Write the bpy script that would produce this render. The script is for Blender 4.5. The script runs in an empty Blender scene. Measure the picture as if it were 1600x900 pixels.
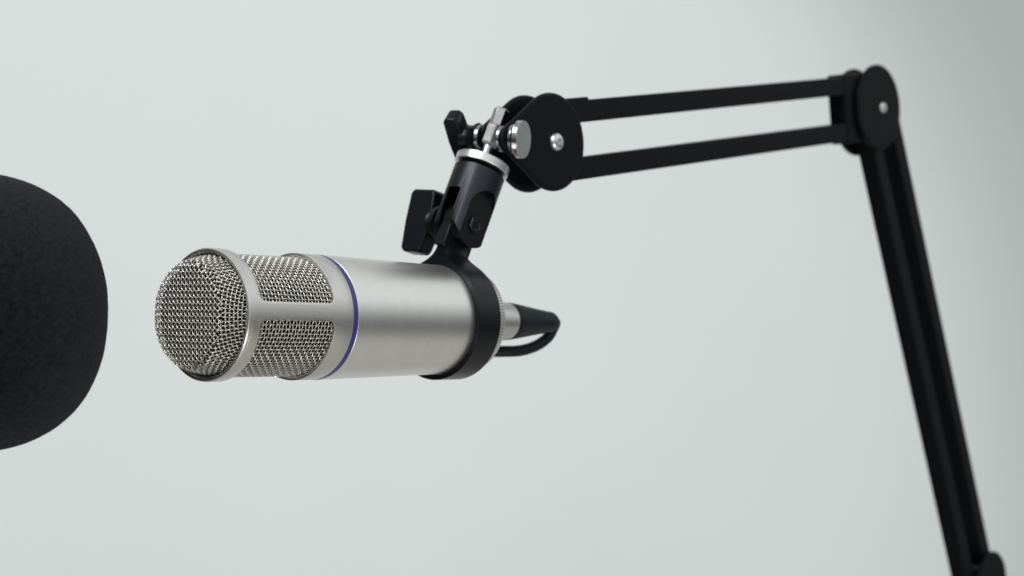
import bpy, bmesh, math, random
import numpy as np
from mathutils import Matrix, Vector

random.seed(4)
scene = bpy.context.scene
C = scene.collection
MM = 0.001
EYE = 1.25            # height of the camera above the floor, metres
F = 2600.0            # focal length in pixels of the 1600 px wide photograph

# ------------------------------------------------------------------ camera
cam_d = bpy.data.cameras.new('camera')
cam = bpy.data.objects.new('camera', cam_d)
C.objects.link(cam)
cam.location = (0, 0, EYE)
cam.rotation_euler = (math.radians(90), 0, 0)
cam_d.sensor_width = 36.0
cam_d.lens = 36.0 * F / 1600.0
cam_d.clip_start = 0.02
cam_d.clip_end = 50
cam_d.dof.use_dof = True
cam_d.dof.focus_distance = 0.705
cam_d.dof.aperture_fstop = 10.0
scene.camera = cam

# ------------------------------------------------------------------ world (studio surroundings by elevation)
w = bpy.data.worlds.new('World')
scene.world = w
w.use_nodes = True
nt = w.node_tree
bg = nt.nodes['Background']
tc = nt.nodes.new('ShaderNodeTexCoord')
sep = nt.nodes.new('ShaderNodeSeparateXYZ')
mr = nt.nodes.new('ShaderNodeMapRange')
mr.inputs['From Min'].default_value = -1
mr.inputs['From Max'].default_value = 1
cr = nt.nodes.new('ShaderNodeValToRGB')
nt.links.new(tc.outputs['Generated'], sep.inputs[0])
nt.links.new(sep.outputs['Z'], mr.inputs['Value'])
nt.links.new(mr.outputs[0], cr.inputs[0])
xr = nt.nodes.new('ShaderNodeMapRange')                       # the room is dimmer on the left
xr.inputs['From Min'].default_value = -1
xr.inputs['From Max'].default_value = -.1
xr.inputs['To Min'].default_value = .22
xr.inputs['To Max'].default_value = 1.0
mx = nt.nodes.new('ShaderNodeVectorMath')
mx.operation = 'SCALE'
nt.links.new(sep.outputs['X'], xr.inputs['Value'])
nt.links.new(cr.outputs[0], mx.inputs[0])
nt.links.new(xr.outputs[0], mx.inputs['Scale'])
nt.links.new(mx.outputs[0], bg.inputs['Color'])
ZS = [(-1.0, (.50, .49, .46)), (-.62, (.62, .61, .56)), (-.42, (.56, .555, .515)), (-.30, (.16, .16, .155)),
      (-.18, (.11, .11, .11)), (-.05, (.20, .205, .205)), (.14, (.60, .62, .62)), (.35, (1.25, 1.28, 1.28)), (.66, (1.2, 1.23, 1.23)), (1.0, (.55, .57, .57))]
stops = [((z + 1) / 2, c) for z, c in ZS]
el = cr.color_ramp.elements
while len(el) > 1:
    el.remove(el[-1])
el[0].position = 0
el[0].color = (*stops[0][1], 1)
for p, c in stops[1:]:
    e = el.new(p)
    e.color = (*c, 1)
bg.inputs['Strength'].default_value = 0.75

# ------------------------------------------------------------------ lamps
def aim(o, target):
    o.rotation_euler = (Vector(target) - Vector(o.location)).to_track_quat('-Z', 'Y').to_euler()

def area(name, loc, target, size, power, col=(1, 1, 1)):
    l = bpy.data.lights.new(name, 'AREA')
    l.shape = 'RECTANGLE'
    l.size, l.size_y = size
    l.energy = power
    l.color = col
    o = bpy.data.objects.new(name, l)
    C.objects.link(o)
    o.location = loc
    aim(o, target)
    return o

area('key_softbox', (-0.55, 0.15, EYE + 1.15), (-0.02, 0.76, EYE + 0.03), (0.7, 0.7), 11.0, (1.0, .99, .97))
def spot(name, loc, target, deg, blend, power, radius, col):
    l = bpy.data.lights.new(name, 'SPOT')
    l.energy = power
    l.spot_size = math.radians(deg)
    l.spot_blend = blend
    l.shadow_soft_size = radius
    l.color = col
    o = bpy.data.objects.new(name, l)
    C.objects.link(o)
    o.location = loc
    aim(o, target)
    return o
area('front_fill', (0.40, -0.30, EYE - 0.80), (-0.02, 0.78, EYE + 0.03), (0.3, 0.3), 6.0, (1.0, .99, .98))  # added fill, placed to put a bright streak on the forked socket
spot('added_wall_spot', (-0.9, -1.2, EYE + 1.3), (-0.60, 2.6, EYE - 0.17), 39.6, 0.36, 246, 0.15, (1.0, 1.0, .995))  # added spot; cone edge shaped so the wall darkens to the right

scene.view_settings.view_transform = 'Standard'
scene.view_settings.look = 'None'
scene.view_settings.exposure = 0
scene.view_settings.gamma = 1
scene.render.engine = 'CYCLES'

# ------------------------------------------------------------------ helpers
def at(u, v, Y):
    """photo pixel and depth in mm -> point in mm relative to the camera"""
    return Vector(((u - 800) / F * Y, Y, -(v - 450) / F * Y))

def frame(origin, x, y, z):
    """matrix (metres, world) whose local axes are x, y, z and whose origin is in mm relative to the camera"""
    M = Matrix((x, y, z)).transposed().to_4x4()
    o = Vector(origin) * MM
    M.translation = (o.x, o.y, o.z + EYE)
    return M

def ident(origin):
    return frame(origin, Vector((1, 0, 0)), Vector((0, 1, 0)), Vector((0, 0, 1)))

def thing(name, M, label, cat):
    o = bpy.data.objects.new(name, None)
    o.empty_display_size = 0.01
    C.objects.link(o)
    o.matrix_world = M
    o['label'] = label
    o['category'] = cat
    o['_M'] = [v for r in M for v in r]
    return o

WORLD = {}
def link(name, me, mat, parent, M, smooth=True, angle=35, bevel=0, segs=2):
    o = bpy.data.objects.new(name, me)
    C.objects.link(o)
    me.materials.clear()
    me.materials.append(mat)
    if smooth:
        me.polygons.foreach_set('use_smooth', [True] * len(me.polygons))
        me.set_sharp_from_angle(angle=math.radians(angle))
    if parent is not None:
        o.parent = parent
        o.matrix_basis = WORLD[parent.name].inverted() @ M
    else:
        o.matrix_basis = M
    WORLD[o.name] = M
    if bevel:
        b = o.modifiers.new('bevel', 'BEVEL')
        b.width = bevel * MM
        b.segments = segs
        b.limit_method = 'ANGLE'
        b.angle_limit = math.radians(40)
        b.harden_normals = False
    return o

def root(name, M, label, cat):
    o = thing(name, M, label, cat)
    del o['_M']
    WORLD[o.name] = M
    return o

def mk(verts, faces):
    me = bpy.data.meshes.new('m')
    me.from_pydata([tuple(Vector(v) * MM) for v in verts], [], faces)
    me.update()
    return me

def merge(*meshes):
    bm = bmesh.new()
    for m in meshes:
        bm.from_mesh(m)
    me = bpy.data.meshes.new('m')
    bm.to_mesh(me)
    bm.free()
    return me

def lathe(profile, n=96, knurl=None):
    """profile: list of (r, z); r=0 ends are closed. knurl(i, r, z) may change r"""
    verts, faces, rings = [], [], []
    for (r, z) in profile:
        if r <= 1e-6:
            rings.append([len(verts)])
            verts.append((0, 0, z))
        else:
            ring = []
            for i in range(n):
                a = 2 * math.pi * i / n
                rr = knurl(i, r, z) if knurl else r
                ring.append(len(verts))
                verts.append((rr * math.cos(a), rr * math.sin(a), z))
            rings.append(ring)
    for A, B in zip(rings, rings[1:]):
        for i in range(n):
            j = (i + 1) % n
            if len(A) == 1 and len(B) == 1:
                continue
            if len(A) == 1:
                faces.append((A[0], B[i], B[j]))
            elif len(B) == 1:
                faces.append((A[i], B[0], A[j]))
            else:
                faces.append((A[i], B[i], B[j], A[j]))
    me = mk(verts, faces)
    bm = bmesh.new()
    bm.from_mesh(me)
    bmesh.ops.recalc_face_normals(bm, faces=bm.faces)
    bm.to_mesh(me)
    bm.free()
    return me

def prism(outline, z0, z1, hole=None):
    """closed outline [(x,y)] extruded from z0 to z1; hole: outline with the same point count for a ring"""
    n = len(outline)
    if hole is None:
        v = [(x, y, z0) for x, y in outline] + [(x, y, z1) for x, y in outline]
        f = [tuple(range(n))[::-1], tuple(range(n, 2 * n))] + [(i, (i + 1) % n, n + (i + 1) % n, n + i) for i in range(n)]
    else:
        v = ([(x, y, z0) for x, y in outline] + [(x, y, z1) for x, y in outline] +
             [(x, y, z0) for x, y in hole] + [(x, y, z1) for x, y in hole])
        f = []
        for i in range(n):
            j = (i + 1) % n
            f += [(i, j, n + j, n + i), (2 * n + j, 2 * n + i, 3 * n + i, 3 * n + j),
                  (j, i, 2 * n + i, 2 * n + j), (n + i, n + j, 3 * n + j, 3 * n + i)]
    me = mk(v, f)
    bm = bmesh.new()
    bm.from_mesh(me)
    bmesh.ops.recalc_face_normals(bm, faces=bm.faces)
    bm.to_mesh(me)
    bm.free()
    return me

def box(c, s):
    x, y, z = [k / 2 for k in s]
    me = prism([(c[0] - x, c[1] - y), (c[0] + x, c[1] - y), (c[0] + x, c[1] + y), (c[0] - x, c[1] + y)], c[2] - z, c[2] + z)
    return me

def cyl(r, z0, z1, n=64, ch=0.0):
    if ch:
        return lathe([(0, z0), (r - ch, z0), (r, z0 + ch), (r, z1 - ch), (r - ch, z1), (0, z1)], n)
    return lathe([(0, z0), (r, z0), (r, z1), (0, z1)], n)

def xform(me, M):
    me.transform(M)
    return me

def boolean(me, ops):
    """ops: list of (mesh, 'DIFFERENCE'/'UNION'/'INTERSECT'); temporary objects are removed again"""
    base = bpy.data.objects.new('tmp', me)
    C.objects.link(base)
    tmp = [base]
    for m, op in ops:
        c = bpy.data.objects.new('tmp', m)
        C.objects.link(c)
        tmp.append(c)
        md = base.modifiers.new('b', 'BOOLEAN')
        md.operation = op
        md.object = c
        md.solver = 'EXACT'
    bpy.context.view_layer.update()
    dg = bpy.context.evaluated_depsgraph_get()
    out = bpy.data.meshes.new_from_object(base.evaluated_get(dg))
    for o in tmp:
        bpy.data.objects.remove(o)
    return out

def hull2(c0, r0, c1, r1, n=40):
    """convex outline of two circles on the x axis (c0 < c1)"""
    d = c1 - c0
    t = math.acos((r0 - r1) / d)   # angle of the tangent points
    pts = []
    for i in range(n + 1):
        a = -t + 2 * t * i / n
        pts.append((c1 + r1 * math.cos(a), r1 * math.sin(a)))
    for i in range(n // 2 + 1):
        a = t + (2 * math.pi - 2 * t) * i / (n // 2)
        pts.append((c0 + r0 * math.cos(a), r0 * math.sin(a)))
    return pts

def smooth_path(pts, n=12):
    """Catmull-Rom"""
    P = [Vector(p) for p in pts]
    P = [2 * P[0] - P[1]] + P + [2 * P[-1] - P[-2]]
    out = []
    for i in range(1, len(P) - 2):
        for k in range(n):
            t = k / n
            a, b, c, d = P[i - 1], P[i], P[i + 1], P[i + 2]
            out.append(0.5 * ((2 * b) + (c - a) * t + (2 * a - 5 * b + 4 * c - d) * t * t + (3 * b - a - 3 * c + d) * t ** 3))
    out.append(P[-2])
    return out

def tube(path, r, n=20):
    verts, faces = [], []
    T = []
    for i in range(len(path)):
        a, b = path[max(0, i - 1)], path[min(len(path) - 1, i + 1)]
        T.append((b - a).normalized())
    nrm = T[0].orthogonal().normalized()
    for i, p in enumerate(path):
        nrm = (nrm - nrm.dot(T[i]) * T[i]).normalized()
        bn = T[i].cross(nrm)
        for k in range(n):
            a = 2 * math.pi * k / n
            verts.append(p + r * (math.cos(a) * nrm + math.sin(a) * bn))
    for i in range(len(path) - 1):
        for k in range(n):
            j = (k + 1) % n
            faces.append((i * n + k, i * n + j, (i + 1) * n + j, (i + 1) * n + k))
    faces.append(tuple(range(n))[::-1])
    m = (len(path) - 1) * n
    faces.append(tuple(range(m, m + n)))
    return mk(verts, faces)

def wires(paths, r, sides=6):
    """paths: list of (points Nx3, surface normals Nx3) -> one mesh of round wires"""
    V, Fc, off = [], [], 0
    ang = np.arange(sides) * 2 * np.pi / sides
    for P, N in paths:
        if len(P) < 3:
            continue
        T = np.gradient(P, axis=0)
        T /= np.linalg.norm(T, axis=1)[:, None]
        N = N - (N * T).sum(1)[:, None] * T
        N /= np.linalg.norm(N, axis=1)[:, None]
        B = np.cross(T, N)
        ring = P[:, None, :] + r * (np.cos(ang)[None, :, None] * N[:, None, :] + np.sin(ang)[None, :, None] * B[:, None, :])
        V.append(ring.reshape(-1, 3))
        m = len(P)
        i = np.arange(m - 1)[:, None] * sides
        k = np.arange(sides)[None, :]
        k2 = (k + 1) % sides
        Fc.append(np.stack([i + k, i + k2, i + sides + k2, i + sides + k], -1).reshape(-1, 4) + off)
        off += m * sides
    V = np.concatenate(V) * MM
    Fc = np.concatenate(Fc)
    me = bpy.data.meshes.new('wires')
    me.from_pydata(V.tolist(), [], Fc.tolist())
    me.update()
    return me

# ------------------------------------------------------------------ materials
def base_mat(name, col, rough, metal=0.0, spec=0.5):
    m = bpy.data.materials.new(name)
    m.use_nodes = True
    p = m.node_tree.nodes['Principled BSDF']
    p.inputs['Base Color'].default_value = (*col, 1)
    p.inputs['Roughness'].default_value = rough
    p.inputs['Metallic'].default_value = metal
    p.inputs['Specular IOR Level'].default_value = spec
    return m, m.node_tree, p

def noise_chain(nt, scale, detail, vec_scale=(1, 1, 1), rough=0.6):
    tc = nt.nodes.new('ShaderNodeTexCoord')
    mp = nt.nodes.new('ShaderNodeMapping')
    mp.inputs['Scale'].default_value = vec_scale
    nz = nt.nodes.new('ShaderNodeTexNoise')
    nz.inputs['Scale'].default_value = scale
    nz.inputs['Detail'].default_value = detail
    nz.inputs['Roughness'].default_value = rough
    nt.links.new(tc.outputs['Object'], mp.inputs[0])
    nt.links.new(mp.outputs[0], nz.inputs['Vector'])
    return nz

def add_rough(nt, p, nz, lo, hi):
    mr = nt.nodes.new('ShaderNodeMapRange')
    mr.inputs['From Min'].default_value = 0.3
    mr.inputs['From Max'].default_value = 0.7
    mr.inputs['To Min'].default_value = lo
    mr.inputs['To Max'].default_value = hi
    nt.links.new(nz.outputs['Fac'], mr.inputs['Value'])
    nt.links.new(mr.outputs[0], p.inputs['Roughness'])

def add_bump(nt, p, nz, dist, strength=1.0):
    b = nt.nodes.new('ShaderNodeBump')
    b.inputs['Distance'].default_value = dist
    b.inputs['Strength'].default_value = strength
    nt.links.new(nz.outputs['Fac'], b.inputs['Height'])
    nt.links.new(b.outputs[0], p.inputs['Normal'])

def add_col(nt, p, nz, c0, c1):
    cr = nt.nodes.new('ShaderNodeValToRGB')
    cr.color_ramp.elements[0].position = 0.3
    cr.color_ramp.elements[1].position = 0.7
    cr.color_ramp.elements[0].color = (*c0, 1)
    cr.color_ramp.elements[1].color = (*c1, 1)
    nt.links.new(nz.outputs['Fac'], cr.inputs[0])
    nt.links.new(cr.outputs[0], p.inputs['Base Color'])

# brushed nickel: fine marks that run round the tube (short along the axis, long around it)
M_body, t_, p_ = base_mat('brushed_nickel', (.76, .75, .72), .34, 1.0)
nz = noise_chain(t_, 90, 5, (1.0, 1.0, 28.0))
add_rough(t_, p_, nz, .31, .39)
add_bump(t_, p_, nz, 0.00003, .26)
add_col(t_, p_, noise_chain(t_, 60, 4, (1, 1, 14)), (.735, .733, .715), (.775, .772, .752))
M_satin, t_, p_ = base_mat('satin_nickel', (.64, .635, .61), .36, 1.0)
add_rough(t_, p_, noise_chain(t_, 900, 4), .32, .42)
M_wire, t_, p_ = base_mat('nickel_wire', (.68, .665, .63), .30, 1.0)
add_rough(t_, p_, noise_chain(t_, 1500, 3), .24, .40)
M_chrome, t_, p_ = base_mat('polished_steel', (.45, .45, .455), .16, 1.0)
add_rough(t_, p_, noise_chain(t_, 700, 4), .12, .24)
M_zinc, t_, p_ = base_mat('zinc_plate', (.68, .69, .70), .30, 1.0)
add_rough(t_, p_, noise_chain(t_, 700, 4), .26, .38)
M_blue, t_, p_ = base_mat('blue_enamel', (.035, .028, .16), .5)
add_rough(t_, p_, noise_chain(t_, 400, 3), .33, .45)
M_inner, t_, p_ = base_mat('core_black', (.010, .010, .010), .9, 0, .1)  # near-black for the core added inside the grille
add_col(t_, p_, noise_chain(t_, 1800, 3), (.006, .006, .006), (.016, .016, .015))
M_plastic, t_, p_ = base_mat('black_plastic', (.003, .0045, .0065), .34, 0, .25)
nz = noise_chain(t_, 2200, 3)
add_rough(t_, p_, nz, .27, .38)
add_bump(t_, p_, nz, 0.00003, .25)
M_anod, t_, p_ = base_mat('black_anodised', (.040, .041, .049), .32, 1.0)
add_rough(t_, p_, noise_chain(t_, 1200, 4), .32, .40)
M_arm, t_, p_ = base_mat('black_powder_coat', (.0028, .0042, .0052), .5, 0, .11)
nz = noise_chain(t_, 1500, 4)
add_rough(t_, p_, nz, .42, .58)
add_bump(t_, p_, nz, 0.00004, .3)
M_rubber, t_, p_ = base_mat('cable_rubber', (.005, .008, .012), .45, 0, .22)
add_rough(t_, p_, noise_chain(t_, 1200, 3), .38, .52)
M_foam, t_, p_ = base_mat('black_foam', (.010, .012, .015), 1.0, 0, .08)
nz = noise_chain(t_, 900, 6, rough=.75)
add_bump(t_, p_, nz, 0.0012, 1.0)
add_col(t_, p_, noise_chain(t_, 420, 8, rough=.85), (.0006, .0012, .0022), (.0135, .0180, .0235))
for nd in t_.nodes:                                           # open pores: crisp light and dark grain
    if nd.type == 'VALTORGB':
        nd.color_ramp.elements[0].position = .40
        nd.color_ramp.elements[1].position = .62
p_.inputs['Sheen Weight'].default_value = .06
p_.inputs['Sheen Roughness'].default_value = .5
M_wall, t_, p_ = base_mat('pale_wall_paint', (.70, .745, .735), .85, 0, .2)
nz = noise_chain(t_, 60, 6)
add_bump(t_, p_, nz, 0.0004, .3)
add_col(t_, p_, noise_chain(t_, 1.2, 4), (.690, .736, .730), (.716, .760, .754))

# ------------------------------------------------------------------ the wall behind
me = box((0, 0, 0), (5600, 80, 3200))
o = link('wall', me, M_wall, None, frame((0, 2640, 0), Vector((1, 0, 0)), Vector((0, 1, 0)), Vector((0, 0, 1))), smooth=False)
o['kind'] = 'structure'

# ------------------------------------------------------------------ the microphone
PHI, EPS = 0.697, -0.029
ax = Vector((math.sin(PHI) * math.cos(EPS), math.cos(PHI) * math.cos(EPS), math.sin(EPS)))   # from grille to tail
bx_ = Vector((math.cos(PHI), -math.sin(PHI), 0)).normalized()
up_ = (-ax).cross(bx_)
MIC0 = Vector((-86.7, 713.0, -12.42))
MF = frame(MIC0, bx_, up_, -ax)          # local z points out of the grille; the blue ring is at z = 0
mic = root('studio_microphone', MF, 'silver microphone with wire mesh grille and thin blue ring, held in the black ring clip', 'microphone')

# main barrel (slight taper to the tail)
link('barrel', lathe([(26.0, -2.5), (26.7, -2.55), (27.0, -2.9), (26.6, -22), (26.1, -45), (25.6, -68), (25.4, -80), (25.2, -96.5), (24.2, -97), (0, -97)], 160),
     M_body, mic, MF)
link('blue_ring', lathe([(26.3, .1), (26.82, .1), (26.86, 0), (26.86, -2.7), (26.82, -2.8), (26.3, -2.8)], 160), M_blue, mic, MF)
# knurled tail nut
def kn(i, r, z):
    return r if r < 20 else r + (-0.5 if i % 3 == 0 else 0.1)
link('tail_ring', lathe([(0, -97.2), (24.2, -97.2), (24.1, -97.8), (24.1, -101.6), (23.6, -102.3), (13, -103.2), (0, -103.2)], 330, kn), M_satin, mic, MF, angle=20)

# grille cage: a tube with three long openings
R0 = 27.0
z_front, zw0, zw1, z_back = 56.0, 51.0, 10.6, 0.1
rc = 2.8
struts = [(-3.0, 12.4), (117.0, 132.4), (237.0, 252.4)]
quads = {}
bm = bmesh.new()
vcache = {}
def V(th, z):
    key = (round(th % 360, 4), round(z, 4))
    if key not in vcache:
        a = math.radians(th)
        vcache[key] = bm.verts.new((R0 * math.cos(a) * MM, R0 * math.sin(a) * MM, z * MM))
    return vcache[key]
def quad(t0, t1, a0, a1, b0, b1):
    """cell between angles t0,t1; z a0->b0 on t0, a1->b1 on t1"""
    vs = []
    for v in (V(t0, a0), V(t0, b0), V(t1, b1), V(t1, a1)):
        if v not in vs:
            vs.append(v)
    if len(vs) > 2:
        try:
            bm.faces.new(vs)
        except ValueError:
            pass
dr = math.degrees(rc / R0)
for k, (s0, s1) in enumerate(struts):
    nxt = struts[(k + 1) % 3][0] + (360 if k == 2 else 0)
    # strut
    ths = np.linspace(s0, s1, 8)
    zs = [z_front, 54, zw0, zw0 - rc, 40, 30, 20, zw1 + rc, zw1, 5, z_back]
    for t0, t1 in zip(ths, ths[1:]):
        for a, b in zip(zs, zs[1:]):
            quad(t0, t1, a, a, b, b)
    # opening from s1 to nxt
    tt = [s1 + dr * (1 - math.cos(x)) for x in np.linspace(0, math.pi / 2, 9)]
    mid = list(np.linspace(tt[-1], nxt - dr, 40))
    tt2 = [nxt - dr + dr * math.sin(x) for x in np.linspace(0, math.pi / 2, 9)]
    th_all = tt + mid[1:] + tt2[1:]
    def edge(th):
        d = min(th - s1, nxt - th) / 180 * math.pi * R0
        if d >= rc - 1e-6:
            return 0.0
        return rc - math.sqrt(max(0, rc * rc - (rc - d) ** 2))
    for t0, t1 in zip(th_all, th_all[1:]):
        e0, e1 = edge(t0), edge(t1)
        quad(t0, t1, z_front, z_front, 54, 54)
        quad(t0, t1, 54, 54, zw0, zw0)
        quad(t0, t1, zw0, zw0, zw0 - e0, zw0 - e1)
        quad(t0, t1, zw1 + e0, zw1 + e1, zw1, zw1)
        quad(t0, t1, zw1, zw1, 5, 5)
        quad(t0, t1, 5, 5, z_back, z_back)
bmesh.ops.recalc_face_normals(bm, faces=bm.faces)
for f in bm.faces:                       # make sure normals point outwards
    c = f.calc_center_median()
    if f.normal.x * c.x + f.normal.y * c.y < 0:
        f.normal_flip()
me = bpy.data.meshes.new('cage')
bm.to_mesh(me)
bm.free()
cage = link('grille_cage', me, M_satin, mic, MF, angle=50)
s = cage.modifiers.new('solid', 'SOLIDIFY')
s.thickness = 1.75 * MM
s.offset = -1
b = cage.modifiers.new('bevel', 'BEVEL')
b.width = 0.28 * MM
b.segments = 2
b.limit_method = 'ANGLE'
b.angle_limit = math.radians(50)

# front lip
link('front_ring', lathe([(25.25, 56.02), (27.0, 56.02), (27.0, 57.0), (26.7, 57.45), (26.3, 57.6), (25.6, 57.45), (24.9, 56.4), (24.7, 55.0), (24.7, 53.0), (25.2, 53.0)], 160), M_satin, mic, MF)

# woven wire over the side
PITCH = 1.78
WR = 0.24
RM = 24.75
paths = []
rng = random.Random(7)
na = 88                                   # wires along the tube
za, zb = 8.2, 53.6
dth = 2 * math.pi / na
for k in range(na):
    zz = np.arange(za, zb, PITCH / 5)
    th = np.full_like(zz, k * dth) + rng.uniform(-.05, .05) / RM + .10 / RM * np.sin(zz * .13 + k * .4)
    amp = .27 * np.cos(np.pi * zz / PITCH + np.pi * k)
    r = RM + amp
    paths.append((np.stack([r * np.cos(th), r * np.sin(th), zz], 1), np.stack([np.cos(th), np.sin(th), 0 * th], 1)))
for jj in range(int(za / PITCH) + 1, int(zb / PITCH) + 1):   # wires round the tube
    th = np.linspace(0, 2 * np.pi, na * 5 + 1)
    amp = -.27 * np.cos(np.pi * th / dth + np.pi * jj)
    r = RM + amp
    zz = jj * PITCH + rng.uniform(-.05, .05) + .08 * np.sin(th * 3 + jj)
    paths.append((np.stack([r * np.cos(th), r * np.sin(th), zz], 1), np.stack([np.cos(th), np.sin(th), 0 * th], 1)))
link('side_mesh', wires(paths, .27, 7), M_wire, mic, MF, angle=80)
link('dark_core', lathe([(0, 9), (23.2, 9), (23.2, 54), (22.6, 56), (20.3, 63.6), (18.5, 64.8), (0, 65.0)], 96), M_inner, mic, MF)  # black core added to stand in for the dark inside the grille

# woven wire cap: 45 degree weave on the flat face, square weave over the shoulder
prof = [(0, 67.1), (10, 67.05), (18.5, 66.9), (20.2, 66.5), (21.2, 65.7), (21.8, 64.4), (22.6, 61.4), (23.4, 58.2), (23.95, 56.2), (24.0, 53.2)]
pr = np.array(prof)
# refine the profile
tt = np.linspace(0, len(pr) - 1, 400)
pr = np.stack([np.interp(tt, np.arange(len(pr)), pr[:, 0]), np.interp(tt, np.arange(len(pr)), pr[:, 1])], 1)
for _ in range(6):
    pr[1:-1] = (pr[:-2] + 2 * pr[1:-1] + pr[2:]) / 4
arc = np.concatenate([[0], np.cumsum(np.linalg.norm(np.diff(pr, axis=0), axis=1))])
tan = np.gradient(pr, axis=0)
tan /= np.linalg.norm(tan, axis=1)[:, None]
A_FLAT = np.interp(20.8, pr[:, 0], arc)
A_END = arc[-1]
def cap_paths(rot, a_min, a_max, pitch, off):
    out = []
    L = int(a_max / pitch) + 1
    for fam in (0, 1):
        for k in range(-L, L + 1):
            q = k * pitch + off
            u = np.arange(-L * pitch, L * pitch, pitch / 4)
            amp = 0.28 * np.cos(np.pi * (u - off) / pitch + np.pi * k) * (1 if fam else -1)
            X, Y = (u, np.full_like(u, q)) if fam == 0 else (np.full_like(u, q), u)
            c, s = math.cos(rot), math.sin(rot)
            X, Y = X * c - Y * s, X * s + Y * c
            rho = np.hypot(X, Y)
            th = np.arctan2(Y, X)
            r = np.interp(rho, arc, pr[:, 0])
            z = np.interp(rho, arc, pr[:, 1])
            tr = np.interp(rho, arc, tan[:, 0])
            tz = np.interp(rho, arc, tan[:, 1])
            N = np.stack([-tz * np.cos(th), -tz * np.sin(th), tr], 1)
            tuck = .28 * np.exp(-((rho - A_FLAT) / .55) ** 2)      # both pieces dip where they meet
            P = np.stack([r * np.cos(th), r * np.sin(th), z], 1) + N * (amp - tuck)[:, None]
            ok = (rho <= a_max) & (rho >= a_min)
            # split into runs
            idx = np.where(ok)[0]
            if len(idx) == 0:
                continue
            for run in np.split(idx, np.where(np.diff(idx) > 1)[0] + 1):
                if len(run) > 2:
                    out.append((P[run], N[run]))
    return out
cp = cap_paths(math.radians(45), 0, A_FLAT, PITCH, 0.0) + cap_paths(0.0, A_FLAT - .25, A_END, PITCH, PITCH / 2)
link('front_mesh', wires(cp, WR, 6), M_wire, mic, MF, angle=80)

# ------------------------------------------------------------------ the cable and its plug
CF = MF
cable = root('microphone_cable', frame(MIC0 + ax * 103.4, bx_, up_, -ax), 'black cable with silver plug curling out of the tail of the silver microphone', 'cable')
link('plug_shell', lathe([(0, -103.4), (8.6, -103.4), (8.6, -110), (9.25, -110.6), (9.25, -129.5), (9.0, -130.6), (8.3, -131), (0, -131)], 72), M_satin, cable, MF)
link('strain_relief', lathe([(0, -130.9), (8.9, -131.05), (9.15, -132), (8.75, -136), (7.6, -145), (6.4, -154), (5.6, -161), (5.2, -165), (4.5, -166.8), (0, -167.2)], 64), M_rubber, cable, MF)
tip = MIC0 + ax * 163
pth = [tip, MIC0 + ax * 169, at(863, 515, 845), at(855, 528, 843), at(838, 540, 838), at(815, 547.5, 832), at(790, 549, 828), at(760, 548, 826),
       at(725, 540, 830), at(700, 515, 836), at(694, 475, 838), at(705, 430, 836), at(716, 398, 834), at(728, 350, 842), at(744, 300, 852), at(757, 258, 862),
       at(776, 228, 868), at(812, 212, 874), at(862, 195, 878)]
_yaw = math.radians(49)                                       # then clipped along the back of the boom's upper bar
_n = Vector((math.sin(_yaw), -math.cos(_yaw), 0))
_q = at(862, 222, 785 * 1.036) - _n * 16.5
for u_, v_ in ((905, 176), (1000, 166), (1100, 156.5), (1200, 147), (1300, 137.5), (1338, 150)):
    r_ = Vector(((u_ - 800) / F, 1, -(v_ - 450) / F))
    pth.append(r_ * (_q.dot(_n) / r_.dot(_n)))
path = smooth_path(pth, 14)
link('cord', tube([p - (MIC0 + ax * 103.4) for p in path], 2.8), M_rubber, cable, ident(MIC0 + ax * 103.4), angle=60)

# ------------------------------------------------------------------ the clip that holds the microphone
P1 = MIC0 + ax * 94 + bx_ * 3 + Vector((0, 0, 45.0))      # hinge
P2 = at(756, 251, 792)                                        # centre of the silver flange
d = (P2 - P1).normalized()
bp = (bx_ - bx_.dot(d) * d).normalized()                      # hinge axis
ap = d.cross(bp)                                              # hinge frame: x=bp, y=?, z=d
FF = frame(P1, bp, d.cross(bp), d)
clip = root('microphone_clip', FF, 'black ring clip with forked swivel and wing knob round the tail of the silver microphone', 'clip')

# ring with the neck growing out of it, in the microphone's own cross-section plane
def to_local(p):
    q = p - MIC0
    return Vector((q.dot(bx_), q.dot(up_)))
hl = to_local(P1)
dl = Vector((d.dot(bx_), d.dot(up_))).normalized()
pl = Vector((dl.y, -dl.x))
RO, RI = 28.0, 25.75
n_ = 200
rho_ = math.atan2(hl.y - 0, hl.x)                             # where the neck sits
outer, hole = [], []
wn = 3.3
nb = hl - dl * 9.0                                           # base of the straight neck
# outline: arc all the way round except the neck gap, then fillet curves
ang_l = math.degrees(rho_) + 27
ang_r = math.degrees(rho_) - 27
arcpts = [(RO * math.cos(math.radians(a)), RO * math.sin(math.radians(a))) for a in np.linspace(ang_l, ang_r + 360, 120)]
def bez(p0, p1, p2, p3, n=14):
    out = []
    for i in range(1, n):
        t = i / n
        out.append(tuple(((1 - t) ** 3 * Vector(p0) + 3 * (1 - t) ** 2 * t * Vector(p1) + 3 * (1 - t) * t * t * Vector(p2) + t ** 3 * Vector(p3))))
    return out
eR = Vector(arcpts[-1]); eL = Vector(arcpts[0])
tR = Vector((-eR.y, eR.x)).normalized(); tL = Vector((eL.y, -eL.x)).normalized()
nR = nb + pl * wn; nL = nb - pl * wn
topR, topL = hl + pl * wn, hl - pl * wn
outline = arcpts + bez(eR, eR + tR * 8, nR - dl * 7, nR) + [tuple(nR), tuple(topR), tuple(topL), tuple(nL)] + bez(nL, nL - dl * 7, eL + tL * 8, eL)
ring_me = prism(outline, -93.6, -79.0)
for v in ring_me.vertices:                                   # the neck leans back with the socket
    if v.co.y > 29 * MM:
        v.co.z -= (v.co.y - 29 * MM) * .40
ring_me = boolean(ring_me, [(cyl(RI, -100, -70, 160), 'DIFFERENCE')])
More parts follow.
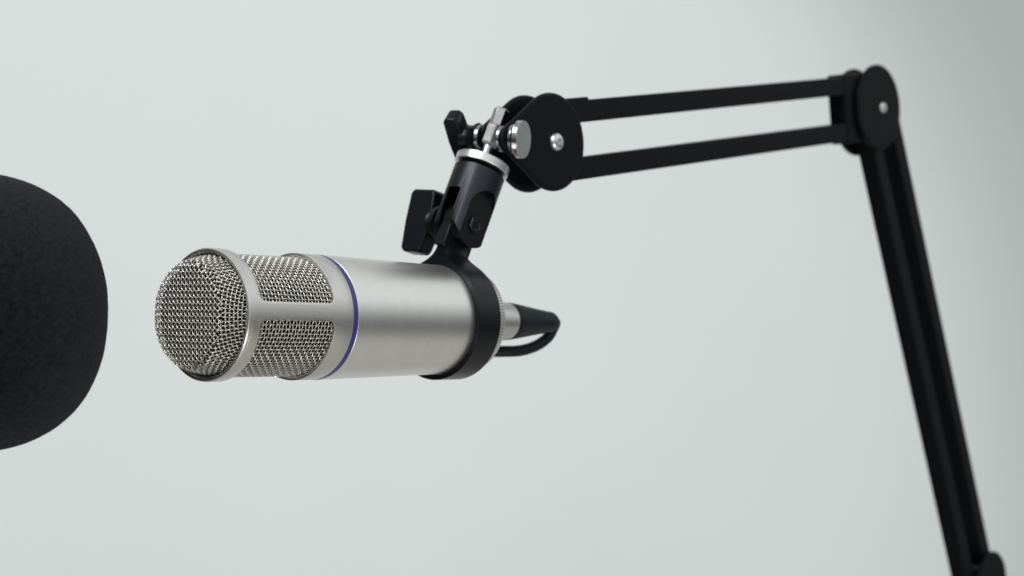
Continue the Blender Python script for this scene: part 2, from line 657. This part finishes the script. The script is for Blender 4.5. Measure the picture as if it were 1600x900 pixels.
link('clamp_ring', ring_me, M_plastic, clip, MF, angle=38, bevel=.7, segs=3)
# hinge eye in the slot
eye = xform(cyl(9.6, -3.2, 3.2, 64), Matrix.Rotation(math.pi / 2, 4, 'Y'))
neck = box((0, 0, -7), (6.4, 18.6, 15))
link('hinge_tongue', merge(eye, neck), M_plastic, clip, FF, bevel=.5)
# forked socket
RF = 12.4
fork = cyl(RF, -14, 27.2, 96)
prof2 = [(11.2 * math.cos(a), 11.2 * math.sin(a) + 0.5) for a in np.linspace(math.pi, 2 * math.pi, 33)] + [(14, 6), (14, 40), (-14, 40), (-14, 6)]
prof2 = [(11.2 * math.cos(a), 11.2 * math.sin(a) + 0.5) for a in np.linspace(math.pi, 2 * math.pi, 33)] + [(13.2, 9), (13.2, 40), (-13.2, 40), (-13.2, 9)]
# prism outline is (x=y-axis, y=z-axis) extruded along x
TM = Matrix(((0, 0, 1, 0), (1, 0, 0, 0), (0, 1, 0, 0), (0, 0, 0, 1)))
keep = xform(prism(prof2, -20, 20), TM)
slot = box((0, 0, -4), (7.4, 40, 36))
rec = [(8.2 * math.cos(a), 8.2 * math.sin(a) + 9) for a in np.linspace(0, math.pi, 17)] + [(-8.2, -30), (8.2, -30)]
recess = xform(prism(rec, 9.2, 20), TM)
recess2 = xform(prism(rec, -20, -9.2), TM)
fork = boolean(fork, [(keep, 'INTERSECT'), (slot, 'DIFFERENCE'), (recess, 'DIFFERENCE'), (recess2, 'DIFFERENCE')])
link('forked_socket', fork, M_anod, clip, FF, angle=35, bevel=.3)
link('hinge_bolt', xform(lathe([(0, -16), (3, -16), (3, 8.5), (4.6, 8.5), (4.6, 10.0), (4.2, 10.6), (2.6, 10.6), (2.2, 10.0), (0, 10.0)], 6), Matrix.Rotation(math.pi / 2, 4, 'Y')), M_plastic, clip, FF, angle=20, bevel=.2)
link('socket_thread', lathe([(0, 27), (11.3, 27)] + [p for k in range(3) for p in ((11.3, 27.3 + k * .7), (10.8, 27.6 + k * .7))] + [(11.3, 29.5), (0, 29.5)], 64), M_plastic, clip, FF)

def wing_knob(name, M, parent, near, far, length, width, mat, lean=0.0):
    """local z = shaft axis pointing to the knob; grip long along local y"""
    h = length / 2
    o1 = [(near + 0.4, 0), (near, h * .5), (near + .4, h - 1.5), (near + 2.2, h), (far - 2.0, h), (far - .3, h - 1.8), (far, 0), (far - .9, -h + 1.8), (far - 2.6, -h),
          (near + 4.0, -h), (near + 2.6, -h + 2), (near + 1.0, -h * .5)]
    # outline in (z, y), extruded along x
    T = Matrix(((0, 0, 1, 0), (0, 1, 0, 0), (1, 0, 0, 0), (0, 0, 0, 1)))
    grip = xform(prism(o1, -width / 2, width / 2), T)
    g = link(name, grip, mat, parent, M, angle=40, bevel=1.9, segs=5)
    return g
KM = FF @ Matrix.Rotation(-math.pi / 2, 4, 'Y')               # z -> -bp
KM = KM @ Matrix.Rotation(math.radians(90), 4, 'Z')
# align local y with d
def knob_frame(origin, axis, along):
    z = axis.normalized()
    y = (along - along.dot(z) * z).normalized()
    return frame(origin, y.cross(z), y, z)
K1 = knob_frame(P1, -bp, d - ax * .2)
kn1 = wing_knob('wing_knob', K1, clip, 16.6, 33.2, 31, 9.0, M_plastic)
link('knob_hub', lathe([(0, 11.0), (8.6, 11.0), (8.8, 12.2), (8.6, 13.5), (6.2, 14.2), (5.8, 15.6), (6.6, 17.6), (4, 19), (0, 19)], 48), M_plastic, kn1, K1)

# ------------------------------------------------------------------ the boom arm
KA = 1.036
Kf = at(862, 222, 785 * KA)                                  # centre of the near joint's front plate
yaw = math.radians(49)
n = Vector((math.sin(yaw), -math.cos(yaw), 0))               # plate normal, right and towards the camera
p_dir = Vector((math.cos(yaw), math.sin(yaw), 0))
GAP = 16.0
def on_plane(u, v, off=0.5):
    """where the view through a pixel meets the arm's upright plane, off * GAP behind the front plates"""
    q = Kf - n * (GAP * off)
    r = Vector(((u - 800) / F, 1, -(v - 450) / F))
    return r * (q.dot(n) / r.dot(n))
ua, ub = on_plane(905, 174.0), on_plane(1300, 136)
la, lb = on_plane(905, 262.7), on_plane(1300, 209.1)
A = (ub - ua).normalized()
U = n.cross(A)
if U.z < 0:
    U = -U
arm = root('boom_arm', ident(at(1548, 1350, 1040)), 'black jointed boom arm of paired bars and round joint plates, above the silver microphone', 'microphone arm')

def plate(name, c, small, r_big, r_small, th, parent=arm, bev=1.0):
    """c: centre of the big round end (mm), small: centre of the small end"""
    v = (c - small)
    L = v.length
    x = v.normalized()
    z = n
    y = z.cross(x)
    M = frame(small, x, y, z)
    return link(name, prism(hull2(0, r_small, L, r_big), -th / 2, th / 2), M_arm, parent, M, angle=30, bevel=bev, segs=4)

Sf = on_plane(795, 217.5, 0)
jf = plate('joint_plate', Kf, Sf, 24.1, 6.4, 3.4, bev=1.6)
jb = plate('joint_plate', Kf - n * GAP, Sf - n * GAP, 24.1, 6.4, 3.4, bev=1.6)

def screw(c, r, h, parent, mat=M_zinc, M=None):
    """domed head with a recess, axis n, sitting on c"""
    fr = M or frame(c, p_dir, n.cross(p_dir), n)
    return link('screw', lathe([(0, -.5), (r, -.5), (r, h * .35), (r * .86, h * .75), (r * .55, h), (r * .36, h), (r * .28, h * .55), (0, h * .5)], 36), mat, parent, fr)
screw(Kf + n * 1.3 + p_dir * 1.2, 4.5, 3.0, jf)

def bar(p0, p1, h=11.2, wd=11.0, name='bar', mat=M_arm, bev=.9):
    x = (p1 - p0).normalized()
    y = n.cross(x).normalized()
    L = (p1 - p0).length
    return link(name, prism([(0, -h / 2), (L, -h / 2), (L, h / 2), (0, h / 2)], -wd / 2, wd / 2), mat, arm, frame(p0, x, y, n), angle=30, bevel=bev, segs=3)

EL = on_plane(1372, 168, 0)                                  # elbow front plate centre
bar(ua - A * 32, ub + A * 24)
bar(la - A * 32, lb + A * 24)
# sleeves on the upper bar ends
bar(ua - A * 30 + U * .9, ua + A * 1.2 + U * .9, 12.2, 12.2, 'bar_sleeve')
# elbow yoke joining both bars
yc0 = ub + A * 5.5
yc1 = yc0 + A * 26
mid = (ub + lb) / 2
Hy = (ub - lb).dot(U) + 14.5
yoke_c = mid + A * 6.5 + (U * 0)
x = A; y = n.cross(A)
link('elbow_yoke', prism([(0, -Hy / 2), (24, -Hy / 2), (24, Hy / 2), (0, Hy / 2)], -6.2, 6.2), M_arm, arm, frame(yoke_c, x, y, n), angle=30, bevel=1.5, segs=3)

me_r = 26.0
def disc_plate(c, r, th=2.8, r2=None, c2=None):
    M = frame(c, p_dir, n.cross(p_dir), n)
    return link('joint_plate', cyl(r, -th / 2, th / 2, 96), M_arm, arm, M, angle=30, bevel=1.1, segs=4)
ef = disc_plate(EL, 27.2)
eb = disc_plate(EL - n * GAP - Vector((0, 0, 2.0)), 27.8)
screw(EL + n * 1.4 + p_dir * 3.2, 3.4, 2.0, ef, M_satin)
mm_ = EL - n * (GAP / 2)
link('joint_spacer', cyl(5.5, -GAP / 2 + 1, GAP / 2 - 1, 40), M_anod, arm, frame(mm_ + Vector((0, 0, 9)) - p_dir * 8, p_dir, n.cross(p_dir), n))

# lower arm
E0 = EL - n * (GAP / 2)
q0 = on_plane(1380.5, 245)
q1 = on_plane(1510, 850)
D = (q1 - q0).normalized()
W_ = n.cross(D).normalized()
if W_.x < 0:
    W_ = -W_
S2 = 14.3
for s_ in (-1, 1):
    bar(q0 + W_ * S2 * s_ - D * 22, q1 + W_ * S2 * s_ + D * 26, 11.8, 11.8)
# foot joint, mostly below the picture
cF = on_plane(1549, 911, 0)
disc_plate(cF, 22.5)
disc_plate(cF - n * GAP - p_dir * 1, 22.5)
link('joint_spacer', cyl(5.5, -GAP / 2 + 1, GAP / 2 - 1, 40), M_anod, arm, frame(cF - n * (GAP / 2) - p_dir * 9 + Vector((0, 0, 9)), p_dir, n.cross(p_dir), n))
post = cF - n * (GAP / 2)
link('post', merge(cyl(9, -150, -12, 48, .8), cyl(14, -12, -2, 48, 1), cyl(26, -166, -150, 64, 2)), M_arm, arm, ident(post))

# stud: flange, neck, two hexagonal lengths
SF = frame(P1, bp, d.cross(bp), d)
link('flange', lathe([(0, 29.3), (12.9, 29.3), (13.1, 29.6), (13.1, 33.1), (12.8, 33.5), (0, 33.5)], 110, lambda i, r, z: r + (.07 if (i % 2 and r > 13) else 0)), M_zinc, arm, SF, angle=30, bevel=.15)
HX = frame(P1, bp, d.cross(bp), d) @ Matrix.Rotation(math.radians(12), 4, 'Z')
stud = merge(cyl(2.8, 33, 43, 32),
             lathe([(0, 41.2), (3.6, 41.2), (4.5, 42.2), (4.5, 51.6), (4.0, 52.2), (0, 52.2)], 6),
             xform(lathe([(0, 52), (3.9, 52.1), (3.9, 60.6), (3.6, 61.2), (0, 61.3)], 6), Matrix.Rotation(math.radians(26), 4, 'Z')))
link('stud', stud, M_chrome, arm, HX, angle=20, bevel=.15)
# clamping bolt and its wing knob
cdir = Vector((.92, -.39, -.06)).normalized()
B = P1 + d * 45.5
BF = knob_frame(B, cdir, Vector((0, 0, 1)))
link('bolt_head', lathe([(0, 9.2), (4.2, 9.2), (4.2, 11.0), (7.2, 11.0), (7.4, 11.4), (7.4, 12.4), (6.0, 13.0), (6.0, 13.6), (8.9, 13.8), (9.2, 14.2), (9.2, 16.2), (8.9, 16.6), (0, 16.6)], 64), M_chrome, arm, BF, angle=30)
link('washer', lathe([(3, 4.6), (6.0, 4.6), (6.2, 4.8), (6.2, 6.0), (6.0, 6.2), (3, 6.2)], 48), M_chrome, arm, BF)
link('washer', lathe([(3, -6.8), (6.4, -6.8), (6.6, -6.6), (6.6, -5.2), (6.4, -5.0), (3, -5.0)], 48), M_chrome, arm, BF)
KB = knob_frame(B, -cdir, Vector((-.26, -.62, .74)))
kn2 = wing_knob('wing_knob', KB, arm, 12.6, 21.4, 28, 8.5, M_plastic)
link('knob_hub', lathe([(0, 6.9), (7.4, 6.9), (7.0, 8.2), (6.2, 9.6), (6.2, 12), (7.2, 14.6), (0, 15)], 48), M_plastic, kn2, KB)

# ------------------------------------------------------------------ the second microphone under its foam cover, at the left edge
YW = 640.0
cw = at(-40, 488, YW)
sc = YW / F / math.cos(math.atan(840 / F)) ** 1
va = Vector((cw.x, cw.y, 0)).normalized()
hx = Vector((va.y, -va.x, 0))                                # to the right, square to the line of sight
YWd = math.hypot(cw.x, cw.y)
ang_ = math.atan(840 / F)
a_len = 208.5 * math.cos(ang_) * YW / F
a_len = (math.atan((840) / F) - math.atan((800 - 168.5) / F)) * YWd * 0.998
b_len = 218.0 * YW / F
WF = frame(cw, Vector((0, 0, 1)).cross(hx).normalized(), Vector((0, 0, 1)), hx)
x_ = hx
WF = frame(cw, Vector((0, 0, 1)).cross(hx), Vector((0, 0, 1)), hx) if False else frame(cw, hx.orthogonal().normalized(), hx.cross(hx.orthogonal().normalized()), hx)
cov = root('covered_microphone', WF, 'microphone under a large round black foam windscreen at the left edge', 'microphone')
prf = []
for i in range(261):
    t = math.pi * i / 260
    cz, sr = math.cos(t), math.sin(t)
    z = a_len * math.copysign(abs(cz) ** (2 / 2.22), cz)
    r = b_len * abs(sr) ** (2 / 2.22)
    prf.append((r if 0 < i < 260 else 0, -z))
fm = lathe(prf, 520)
bm = bmesh.new()
bm.from_mesh(fm)
from mathutils import noise
for v in bm.verts:
    nn = v.co.normalized()
    v.co += nn * ((noise.noise(v.co * 520) + .6 * noise.noise(v.co * 260)) * .00010 + noise.noise(v.co * 60) * .0003)
bm.to_mesh(fm)
bm.free()
link('foam_windscreen', fm, M_foam, cov, WF, angle=80)
link('microphone_body', lathe([(0, -170), (20, -170), (24, -166), (25, -60), (25, -30), (0, -30)], 64), M_plastic, cov, WF)
